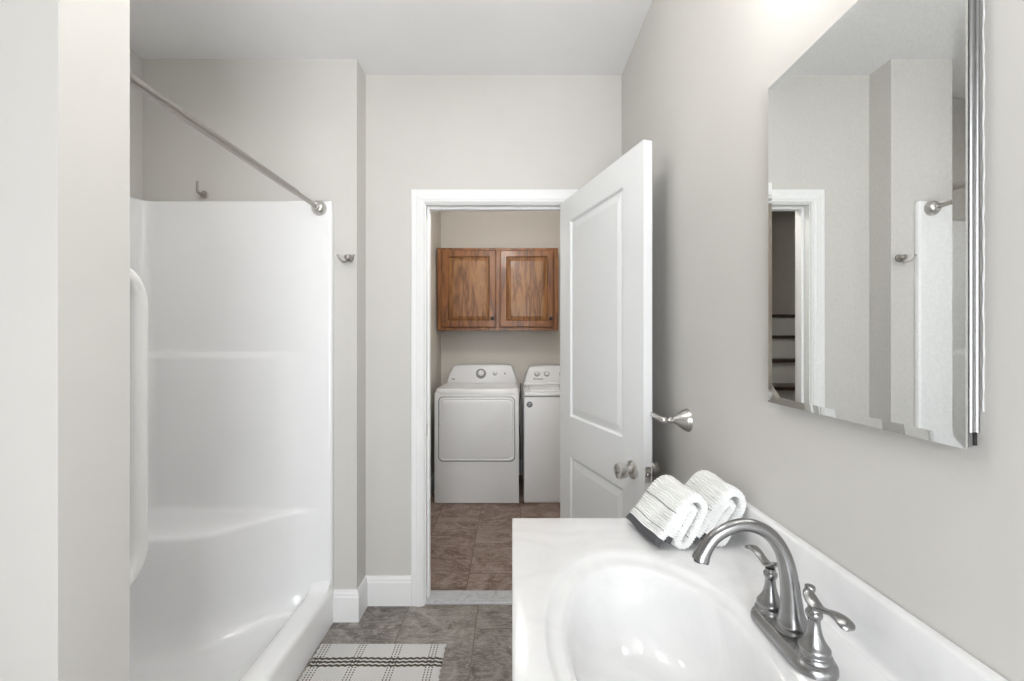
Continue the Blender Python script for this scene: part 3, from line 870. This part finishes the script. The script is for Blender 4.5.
# ------------------------------------------------------------------ rolled hand towels
TP = [(0.006, .010), (0.030, .045), (0.055, .083), (0.074, .108), (0.094, .118), (0.110, .108), (0.112, .086), (0.100, .060), (0.084, .032), (0.070, .013), (0.056, .012), (0.054, .026), (0.066, .050), (0.080, .072), (0.090, .090), (0.082, .098), (0.070, .088), (0.056, .064), (0.042, .040), (0.030, .014)]
def towel(ox, oy, axis, length, label, group, phase, size=1.0):
    t = thing('folded_towel', label, 'towel', (ox+0.06, oy+0.07, CZ), group)
    path = catmull(TP, 10)
    P = [Vector((p[0], p[1]))*size for p in path]
    L = [0]
    for a, b in zip(P, P[1:]): L.append(L[-1]+(b-a).length)
    tot = L[-1]; step = 0.0008; N_ = int(tot/step)
    def at(s):
        s = min(max(s, 0), tot)
        import bisect
        i = min(max(bisect.bisect_right(L, s)-1, 0), len(P)-2)
        q = (s-L[i])/max(1e-9, L[i+1]-L[i])
        return P[i].lerp(P[i+1], q)
    def section(s0, s1, half, rib, lines):
        n = max(4, int((s1-s0)/step))
        out, tagl = [], []
        for k in range(n+1):
            s = s0+(s1-s0)*k/n
            p = at(s); tg = (at(s+0.002)-at(s-0.002)).normalized(); nn = Vector((-tg.y, tg.x))
            h = half + rib*abs(math.sin(PI*s/0.0066)) - rib*0.5
            out.append((p, nn, h)); tagl.append(s)
        return out, tagl
    def build(name, s0, s1, half, rib, mats, lines):
        sec, ss = section(s0, s1, half, rib, lines)
        ns = 18
        bm = BM(); rows = []
        ax = Vector(axis).normalized()
        for j in range(ns+1):
            v = j/ns; row = []
            e = 1.0 - 0.25*(abs(2*v-1)**10)
            sag = 0.002*math.sin(v*7+phase) 
            for side in (1, -1):
                for p, nn, h in (sec if side == 1 else sec[::-1]):
                    q = p+nn*(h*side*e)
                    x = ox + q.x + (ax.x*length+0.10*q.y)*v + sag*q.y*4
                    y = oy + ax.y*length*v + 0.0015*math.sin(q.y*60+q.x*30+phase)*(1 if v < 0.5 else 1)
                    z = CZ + 0.0008 + max(0.0, q.y + 0.0015*math.sin(v*9+q.x*60))
                    row.append(bm.verts.new((x, y, z)))
            rows.append(row)
        m = len(rows[0]); n1 = len(sec)
        for j in range(ns):
            for k in range(m):
                f = bm.faces.new((rows[j][k], rows[j][(k+1) % m], rows[j+1][(k+1) % m], rows[j+1][k]))
                si = k if k < n1 else m-1-k
                sv = ss[min(si, n1-1)]
                if any(abs(sv-l) < 0.0008 for l in lines): f.material_index = 1
        for row in (rows[0], rows[-1]):
            for k in range(n1-1):
                bm.faces.new((row[k], row[k+1], row[m-2-k], row[m-1-k]))
        return obj(name, bm, mats, t, angle=80)
    build('cloth', 0.017, tot-0.017, 0.0084, 0.0034, [M['towel'], M['towel_line']], [0.036, 0.085, 0.175, 0.25, 0.33, 0.40, tot-0.036])
    o = build('hem_band', 0.0, 0.018, 0.0075, 0.0, [M['hem']], []); o['label'] = 'charcoal grey hem band'
    o = build('hem_band', tot-0.018, tot, 0.0070, 0.0, [M['hem']], []); o['label'] = 'charcoal grey hem band'
    return t
towel(0.325, 0.955, (-0.030, 0.150), 0.150, 'white ribbed towel with charcoal hem, folded, at the far left on the vanity top', 'folded towels on the vanity', 0.3)
towel(0.411, 0.968, (-0.018, 0.150), 0.148, 'white ribbed folded towel leaning at the backsplash behind the spout', 'folded towels on the vanity', 1.9, 1.07)

# ------------------------------------------------------------------ towel bar
TY, TZ = 1.341, 1.100
tb = thing('towel_bar', 'satin nickel towel bar on the right wall, partly behind the open door', 'towel bar', (XR, TY, TZ))
def post(y):
    return obj('post', lathe(BM(), smooth_prof([(0, 0), (0.034, 0), (0.0355, 0.004), (0.033, 0.009), (0.0325, 0.012), (0.0265, 0.022), (0.018, 0.034), (0.010, 0.045), (0.0065, 0.050), (0.009, 0.053), (0.011, 0.056), (0.0065, 0.060), (0.0055, 0.066), (0.009, 0.070), (0.0105, 0.078), (0.008, 0.085), (0, 0.086)], 4), (XR-0.0002, y, TZ), (-1, 0, 0), 32), M['nickel_warm'], tb, angle=60)
post(TY); post(TY+0.55)
obj('bar', tube(BM(), [(XR-0.078, TY, TZ), (XR-0.078, TY+0.55, TZ)], 0.0075, 16), M['nickel_warm'], tb)

# ------------------------------------------------------------------ medicine cabinet
MY0, MY1, MZ0, MZ1 = 0.502, 0.888, 1.224, 1.887
XM = 0.541
mc = thing('medicine_cabinet', 'frameless mirror door cabinet on the greige wall above the sink', 'medicine cabinet', (XR, 0.69, MZ0))
bm = BM()
bw = 0.014
o1 = [(MY0, MZ0), (MY1, MZ0), (MY1, MZ1), (MY0, MZ1)]
i1 = [(MY0+bw, MZ0+bw), (MY1-bw, MZ0+bw), (MY1-bw, MZ1-bw), (MY0+bw, MZ1-bw)]
vo = [bm.verts.new((XM+0.0011, y, z)) for y, z in o1]; vi = [bm.verts.new((XM, y, z)) for y, z in i1]
vb = [bm.verts.new((XM+0.004, y, z)) for y, z in o1]
bm.faces.new(vi)
for k in range(4): bm.faces.new((vo[k], vo[(k+1) % 4], vi[(k+1) % 4], vi[k])); bm.faces.new((vb[k], vb[(k+1) % 4], vo[(k+1) % 4], vo[k]))
bm.faces.new(vb[::-1])
obj('mirror', bm, M['mirror'], mc, smooth=False)
obj('door_backing', nb((XM+0.0042, MY0+0.0015, MZ0+0.001), (XM+0.0062, MY1-0.001, MZ1-0.001)), M['mirror_edge'], mc, smooth=False)
# rounded aluminium side rail: two half-round flutes facing the camera side
def rail(y_face, s):
    bm = BM()
    prof = [(XM+0.0064, 0.006)]
    x0 = XM+0.0064; x1 = XR-0.0005
    for c, wd in ((x0+(x1-x0)*0.30, (x1-x0)*0.29), (x0+(x1-x0)*0.77, (x1-x0)*0.22)):
        for k in range(13):
            a = PI - PI*k/12
            prof.append((c+wd*math.cos(a), 0.006-0.0035*math.sin(a)-0.0005))
    prof.append((x1, 0.006)); prof.append((x1, 0.014)); prof.append((x0, 0.014))
    A = [bm.verts.new((x, y_face+s*d, MZ0+0.020)) for x, d in prof]; B = [bm.verts.new((x, y_face+s*d, MZ1-0.004)) for x, d in prof]
    for k in range(len(prof)): bm.faces.new((A[k], A[(k+1) % len(prof)], B[(k+1) % len(prof)], B[k]))
    bm.faces.new(A); bm.faces.new(B[::-1])
    return obj('side_rail', bm, M['chrome'], mc, angle=40)
rail(MY0-0.002, 1); rail(MY1+0.002, -1)
obj('rail_end', nb((XM+0.0075, MY0+0.004, MZ0+0.0015), (XM+0.0145, MY0+0.012, MZ0+0.020), 0.001), M['channel'], mc, smooth=False)
obj('rail_end', nb((XM+0.0160, MY0+0.005, MZ0+0.003), (XR-0.0005, MY0+0.012, MZ0+0.020)), M['mirror_edge'], mc, smooth=False)
obj('inner_frame', nb((XM+0.0065, MY0+0.0135, MZ0+0.006), (XR-0.0003, MY1-0.0135, MZ1-0.006)), M['channel'], mc, smooth=False)
bm = BM()
cp_ = []
for k in range(60):
    z = MZ0+0.045+(MZ1-MZ0-0.07)*k/59
    cp_.append((XR+0.0006, MY0-0.0012+0.0004*math.sin(k*1.7)+0.0003*math.sin(k*0.6), z))
tube(bm, cp_, [0.0014+0.0005*math.sin(k*2.3)*math.sin(k*0.7) for k in range(60)], 8)
o = obj('caulk_bead', bm, M['caulk'], mc); o['label'] = 'uneven white caulk bead along the cabinet edge'

# ------------------------------------------------------------------ vanity light above the cabinet (out of frame)
VLY = 0.66
vl = thing('vanity_light', 'nickel vanity light with three frosted glass shades above the medicine cabinet', 'wall light', (XR, VLY, 2.26))
obj('back_plate', nb((XR-0.022, VLY-0.19, 2.22), (XR-0.0003, VLY+0.19, 2.30), 0.006), M['nickel_warm'], vl)
for dy in (-0.135, 0, 0.135):
    ar = obj('arm', tube(BM(), catmull([(XR-0.02, VLY+dy, 2.26), (XR-0.07, VLY+dy, 2.275), (XR-0.105, VLY+dy, 2.29), (XR-0.11, VLY+dy, 2.275)], 5), 0.008, 14), M['nickel_warm'], vl)
    obj('shade', lathe(BM(), smooth_prof([(0.0, 0.118), (0.020, 0.117), (0.030, 0.105), (0.044, 0.07), (0.054, 0.03), (0.058, 0.003), (0.050, 0.0), (0.0, 0.002)], 4), (XR-0.11, VLY+dy, 2.155), (0, 0, 1), 28), M['vanity_glass'], ar)

def unseen_ceiling_light(x, y, r, label, mat):
    t = thing('ceiling_light', label, 'ceiling light', (x, y, CH))
    obj('base_ring', lathe(BM(), [(0, 0), (r+0.01, 0), (r+0.012, 0.012), (r+0.004, 0.022), (0, 0.022)], (x, y, CH-0.0003), (0, 0, -1), 40), M['nickel_warm'], t)
    obj('diffuser', lathe(BM(), smooth_prof([(r, 0.0), (r*0.98, 0.02), (r*0.8, 0.05), (r*0.45, 0.07), (0, 0.076)], 4), (x, y, CH-0.0225), (0, 0, -1), 40), mat, t)
    return t
def globe_light(x, y, z, r, label, mat):
    t = thing('ceiling_light', label, 'ceiling light', (x, y, CH))
    obj('canopy', lathe(BM(), smooth_prof([(0, 0), (0.06, 0), (0.058, 0.012), (0.03, 0.025), (0.0, 0.026)], 3), (x, y, CH-0.0003), (0, 0, -1), 32), M['nickel_warm'], t)
    obj('stem', tube(BM(), [(x, y, CH-0.02), (x, y, z+r-0.004)], 0.008, 12), M['nickel_warm'], t)
    obj('globe', lathe(BM(), [(r*math.sin(PI*k/20), -r*math.cos(PI*k/20)) for k in range(21)], (x, y, z), (0, 0, 1), 36), mat, t)
    return t
globe_light(-0.20, 0.90, 2.44, 0.14, 'round white globe ceiling light above the vanity front', M['mid_glass'])  # added out of view to lift the ceiling, walls and shower
globe_light(-0.05, 2.66, 2.36, 0.11, 'round white globe ceiling light in the laundry', M['laundry_glass'])  # out of view; globe form and low drop chosen to brighten the lower walls
dl = thing('shower_downlight', 'short round ceiling downlight with dark baffle inside the shower alcove', 'ceiling light', (-1.22, 1.22, CH))  # added lamp that fills the stall; baffle keeps it off the upper wall
obj('baffle', lathe(BM(), [(0.072, 0.0), (0.095, 0.0), (0.095, 0.040), (0.088, 0.042), (0.072, 0.004)], (-1.22, 1.22, CH-0.0003), (0, 0, -1), 40, caps=False), M['dark'], dl)
obj('lens', lathe(BM(), [(0, 0.0), (0.0715, 0.0), (0.0715, 0.012), (0, 0.012)], (-1.22, 1.22, CH-0.0005), (0, 0, -1), 40), M['shower_glass'], dl)
unseen_ceiling_light(-1.3, 2.75, 0.11, 'round flush ceiling light above the stairs', M['hall_glass'])

# ------------------------------------------------------------------ laundry wall cabinet
CX0, CX1, CY0, CZ0, CZ1 = -0.700, 0.436, 3.943, 1.448, 2.223
wc = thing('wall_cabinet', 'golden oak two-door wall cabinet above the washer and dryer', 'cabinet', ((CX0+CX1)/2, LY, CZ0))
bm = BM()
box(bm, (CX0, CY0+0.02, CZ0), (CX0+0.016, LY-0.001, CZ1)); box(bm, (CX1-0.016, CY0+0.02, CZ0), (CX1, LY-0.001, CZ1))
box(bm, (CX0+0.016, CY0+0.02, CZ0+0.012), (CX1-0.016, LY-0.001, CZ0+0.028)); box(bm, (CX0+0.016, CY0+0.02, CZ1-0.016), (CX1-0.016, LY-0.001, CZ1))
obj('carcass', bm, M['oak'], wc, smooth=False)
bm = BM()
mid = (CX0+CX1)/2
for a, b in (((CX0, CZ0), (CX0+0.055, CZ1)), ((CX1-0.055, CZ0), (CX1, CZ1)), ((mid-0.03, CZ0), (mid+0.03, CZ1)), ((CX0+0.055, CZ0), (mid-0.03, CZ0+0.04)), ((mid+0.03, CZ0), (CX1-0.055, CZ0+0.04)), ((CX0+0.055, CZ1-0.04), (mid-0.03, CZ1)), ((mid+0.03, CZ1-0.04), (CX1-0.055, CZ1))):
    box(bm, (a[0], CY0, a[1]), (b[0], CY0+0.02, b[1]))
obj('face_frame', bm, M['oak'], wc, smooth=False)
for x0, x1 in ((CX0+0.040, mid-0.016), (mid+0.016, CX1-0.040)):
    z0_, z1_ = CZ0+0.028, CZ1-0.020
    bm = BM()
    fr_ = 0.062
    eo = 0.011
    panel_slab(bm, lambda u, w, d: Vector((u, CY0-0.019+d, w)), [x0+eo, x0+fr_, x1-fr_, x1-eo], [z0_+eo, z0_+fr_, z1_-fr_, z1_-eo], {(1, 1)}, 0.0185,
               [(0, 0), (0.003, 0.002), (0.006, 0.008), (0.007, 0.0145), (0.009, 0.0150)],
               edge=[(0.0015, 0.0030), (0.004, 0.0035), (0.008, 0.0055), (0.0105, 0.0095), (0.011, 0.0185)])
    cd = obj('cabinet_door', bm, M['oak'], wc, smooth=False)
    # raised centre panel
    bm = BM()
    a, b, c, d = x0+fr_+0.009, x1-fr_-0.009, z0_+fr_+0.009, z1_-fr_-0.009
    yb = CY0-0.0040
    prev = None
    for ins, dp in ((0, 0.0), (0.001, -0.003), (0.030, -0.0115), (0.032, -0.0130), (0.034, -0.0132)):
        ring = [bm.verts.new(p) for p in ((a+ins, yb+dp, c+ins), (b-ins, yb+dp, c+ins), (b-ins, yb+dp, d-ins), (a+ins, yb+dp, d-ins))]
        if prev:
            for k in range(4): bm.faces.new((prev[k], prev[(k+1) % 4], ring[(k+1) % 4], ring[k]))
        prev = ring
    bm.faces.new(prev)
    obj('raised_panel', bm, M['oak_panel'], cd, smooth=False)
    obj('cabinet_knob', lathe(BM(), smooth_prof([(0.006, 0), (0.006, 0.010), (0.016, 0.016), (0.016, 0.022), (0.008, 0.027), (0, 0.028)], 3), (x1-0.035, CY0-0.0192, z0_+0.085), (0, -1, 0), 22), M['black_knob'], cd)

# ------------------------------------------------------------------ dryer and washer
def console(bm, x0, x1, xt0, xt1, zb, zt, yb0, yt0, yback):
    """slanted control console with rounded top corners: a grid of rounded outlines"""
    def outline(t):   # t 0 front .. 1 back
        pts = []
        n = 10
        rr = 0.045
        L_, R_ = xt0, xt1
        pts.append((x0, zb))
        pts.append((x0+(L_-x0)*0.6, zb+(zt-rr-zb)*0.75))
        for k in range(n+1):
            a = PI - (PI/2)*k/n
            pts.append((L_+rr+rr*math.cos(a), zt-rr+rr*math.sin(a)))
        for k in range(1, 6):
            u = k/6; pts.append((L_+rr+(R_-L_-2*rr)*u, zt+0.006*math.sin(PI*u)))
        for k in range(n+1):
            a = PI/2 - (PI/2)*k/n
            pts.append((R_-rr+rr*math.cos(a), zt-rr+rr*math.sin(a)))
        pts.append((x1+(R_-x1)*0.6, zb+(zt-rr-zb)*0.75))
        pts.append((x1, zb))
        return pts
    base = outline(0)
    cxm = (x0+x1)/2
    def yfront(z): return yb0+(yt0-yb0)*(z-zb)/(zt-zb)
    rows = []
    for ins, dy, back in ((0.012, 0.0, False), (0.004, 0.003, False), (0.0, 0.012, False), (0.0, None, True)):
        row = []
        for x, z in base:
            sx = (x-cxm)*(1-ins/(x1-x0)*2)+cxm
            sz = zb+(z-zb)*(1-ins/(zt-zb))
            row.append(bm.verts.new((sx, yback if back else yfront(sz)+dy, sz)))
        rows.append(row)
    for a, b in zip(rows, rows[1:]):
        for k in range(len(a)): bm.faces.new((a[k], a[(k+1) % len(a)], b[(k+1) % len(a)], b[k]))
    bm.faces.new(rows[0]); bm.faces.new(rows[-1][::-1])
    return yfront

def rounded_rect(x0, x1, z0, z1, r, n=6):
    out = []
    for cx_, cz_, a0 in ((x1-r, z1-r, 0), (x0+r, z1-r, PI/2), (x0+r, z0+r, PI), (x1-r, z0+r, 1.5*PI)):
        for k in range(n+1):
            a = a0+PI/2*k/n
            out.append((cx_+r*math.cos(a), cz_+r*math.sin(a)))
    return out

def dial(x, y, z, r, parent, tilt):
    ax = Vector((0, -1, tilt)).normalized()
    k = obj('dial_ring', lathe(BM(), [(r*0.84, 0.0), (r*1.02, 0.0), (r*1.02, 0.0015), (r*0.84, 0.0015)], (x, y, z), ax, 28), M['dial_ring'], parent)
    o = obj('dial', lathe(BM(), smooth_prof([(0, 0), (r*0.84, 0.0), (r*0.82, 0.012), (r*0.70, 0.020), (r*0.2, 0.021), (0, 0.021)], 3), (x, y, z), ax, 28), M['console'], parent)
    return o

YA = 3.480; YAB = 4.19
dry = thing('clothes_dryer', 'white front-loading dryer with control console, left of the washer', 'dryer', (-0.293, 3.85, 0))
dx0, dx1, dz1 = -0.644, 0.0575, 0.950
bm = nb((dx0, YA+0.018, 0.02), (dx1, YAB, dz1-0.03), 0.004)
obj('body', bm, M['enamel'], dry)
# front panel, slightly bowed, with the moulded door
bm = BM()
box(bm, (dx0, YA+0.004, 0.004), (dx1, YA+0.022, 0.915), 0.004)
obj('front_panel', bm, M['enamel'], dry)
# top with rounded front edge and cut corners
bm = BM()
outl = [(dx0, YAB), (dx0, YA+0.06), (dx0+0.012, YA+0.022), (dx0+0.045, YA+0.004), (dx0+0.12, YA), (dx1-0.12, YA), (dx1-0.045, YA+0.004), (dx1-0.012, YA+0.022), (dx1, YA+0.06), (dx1, YAB)]
rows = []
ccx, ccy = (dx0+dx1)/2, 3.9
for ins, z in ((0.0, 0.908), (0.0, 0.925), (0.004, 0.940), (0.014, 0.949), (0.03, 0.952), (0.05, 0.950)):
    rows.append([bm.verts.new((x+(ccx-x)*ins*2.2, y+(ccy-y)*ins*2.2, z)) for x, y in outl])
for a, b in zip(rows, rows[1:]):
    for k in range(len(a)): bm.faces.new((a[k], a[(k+1) % len(a)], b[(k+1) % len(a)], b[k]))
bm.faces.new(rows[0]); bm.faces.new(rows[-1][::-1])
obj('top_panel', bm, M['enamel_top'], dry, angle=50)
bm = BM()
rr = []
for ins, d in ((0.0, 0.0), (0.002, -0.006), (0.010, -0.010), (0.020, -0.006), (0.022, -0.006), (0.026, -0.010), (0.032, -0.012)):
    rr.append([bm.verts.new((x, YA+0.0035+d, z)) for x, z in rounded_rect(-0.606+ins, 0.020-ins, 0.355+ins, 0.882-ins, 0.035)])
for a, b in zip(rr, rr[1:]):
    for k in range(len(a)): bm.faces.new((a[k], a[(k+1) % len(a)], b[(k+1) % len(a)], b[k]))
bm.faces.new(rr[-1][::-1])
dd = obj('door', bm, M['enamel'], dry, angle=25)
bm = BM()
o_ = rounded_rect(-0.612, 0.026, 0.349, 0.888, 0.040); i_ = rounded_rect(-0.605, 0.019, 0.356, 0.881, 0.034)
A = [bm.verts.new((x, YA+0.0028, z)) for x, z in o_]; B = [bm.verts.new((x, YA+0.0028, z)) for x, z in i_]
A2 = [bm.verts.new((x, YA+0.0045, z)) for x, z in o_]
for k in range(len(A)): bm.faces.new((A[k], A[(k+1) % len(A)], B[(k+1) % len(A)], B[k])); bm.faces.new((A2[k], A2[(k+1) % len(A)], A[(k+1) % len(A)], A[k]))
obj('door_gasket', bm, M['print_grey'], dry, smooth=False)
bm = BM()
yf = console(bm, -0.625, 0.045, -0.580, 0.008, 0.9505, 1.116, 4.00, 4.06, 4.18)
con = obj('control_console', bm, M['console'], dry, angle=40)
tl = 0.06/0.165
z = 1.040
dial(-0.298, yf(z), z, 0.036, con, tl)
dial(-0.163, yf(z), z, 0.021, con, tl)
obj('start_button', lathe(BM(), [(0, 0), (0.009, 0), (0.008, 0.005), (0, 0.006)], (-0.068, yf(z), z-0.003), (0, -1, tl), 18), M['print_grey'], con)
obj('control_markings', lathe(BM(), [(0.047, 0.0), (0.0495, 0.0), (0.0495, 0.001), (0.047, 0.001)], (-0.298, yf(z-0.004), z-0.004), (0, -1, tl), 30), M['print_grey'], con)
obj('badge', nb((-0.575, yf(0.985)-0.002, 0.981), (-0.545, yf(0.985)+0.002, 0.991), 0.001), M['print_grey'], con)
for x in (dx0+0.05, dx1-0.05):
    for y in (YA+0.07, YAB-0.06):
        obj('foot', lathe(BM(), [(0, 0), (0.02, 0), (0.02, 0.0195), (0, 0.0195)], (x, y, 0), (0, 0, 1), 16), M['rubber'], dry)

wx0, wx1 = 0.100, 0.786
wsh = thing('washing_machine', 'white top-loading washing machine half hidden behind the open door', 'washing machine', (0.443, 3.85, 0))
obj('body', nb((wx0, YA+0.008, 0.005), (wx1, YAB, 0.885), 0.008, 3), M['enamel'], wsh)
bm = nb((wx0-0.001, YA+0.002, 0.888), (wx1+0.001, YAB, 0.922), 0.010, 3)
obj('top_panel', bm, M['enamel_top'], wsh)
obj('lid', nb((wx0+0.05, YA+0.03, 0.9225), (wx1-0.05, YAB-0.215, 0.938), 0.006, 3), M['enamel_top'], wsh)
bm = BM()
yf2 = console(bm, wx0+0.012, wx1-0.012, wx0+0.05, wx1-0.05, 0.9225, 1.108, 3.985, 4.05, 4.18)
con2 = obj('control_console', bm, M['console'], wsh, angle=40)
obj('console_ledge', nb((wx0+0.012, 3.955, 0.9225), (wx1-0.012, 3.99, 0.958), 0.012, 3), M['enamel_top'], con2)
z = 1.035; tl2 = 0.065/0.185
for x in (0.240, 0.333, 0.480, 0.60):
    dial(x, yf2(z), z, 0.026, con2, tl2)
rotm = Matrix.Translation((0.248, yf2(0.988)-0.0012, 0.988)) @ Matrix.Rotation(PI/2-math.atan(tl2), 4, 'X')
text_mesh('Amana', 0.034, rotm, M['dark'], 'maker_lettering', con2)
stk = obj('badge', lathe(BM(), [(0, 0), (0.025, 0), (0.025, 0.001), (0, 0.001)], (0.146, YA+0.0078, 0.822), (0, -1, 0), 28), M['sticker'], wsh)
stk['label'] = 'round grey sticker on the front'
bm = BM()
for q, (dx, dz) in enumerate(((-0.008, 0.010), (0.006, 0.004), (-0.004, -0.007))):
    tube(bm, [(0.146+dx-0.008, YA+0.0064, 0.822+dz), (0.146+dx+0.009, YA+0.0064, 0.822+dz+0.004)], 0.0014, 6)
obj('badge_print', bm, M['enamel'], stk)
for x in (wx0+0.06, wx1-0.06):
    for y in (YA+0.07, YAB-0.06):
        obj('foot', lathe(BM(), [(0, 0), (0.02, 0), (0.02, 0.0195), (0, 0.0195)], (x, y, 0), (0, 0, 1), 16), M['rubber'], wsh)
bm = tube(BM(), catmull([(0.088, 4.20, 0.93), (0.082, 4.19, 0.80), (0.070, 4.17, 0.70), (0.066, 4.15, 0.60), (0.080, 4.18, 0.40), (0.082, 4.20, 0.15), (0.082, 4.20, 0.02)], 6), 0.0045, 10)
tag(obj('power_cord', bm, M['cord']), 'dark cord hanging in the gap between dryer and washer', 'cord')
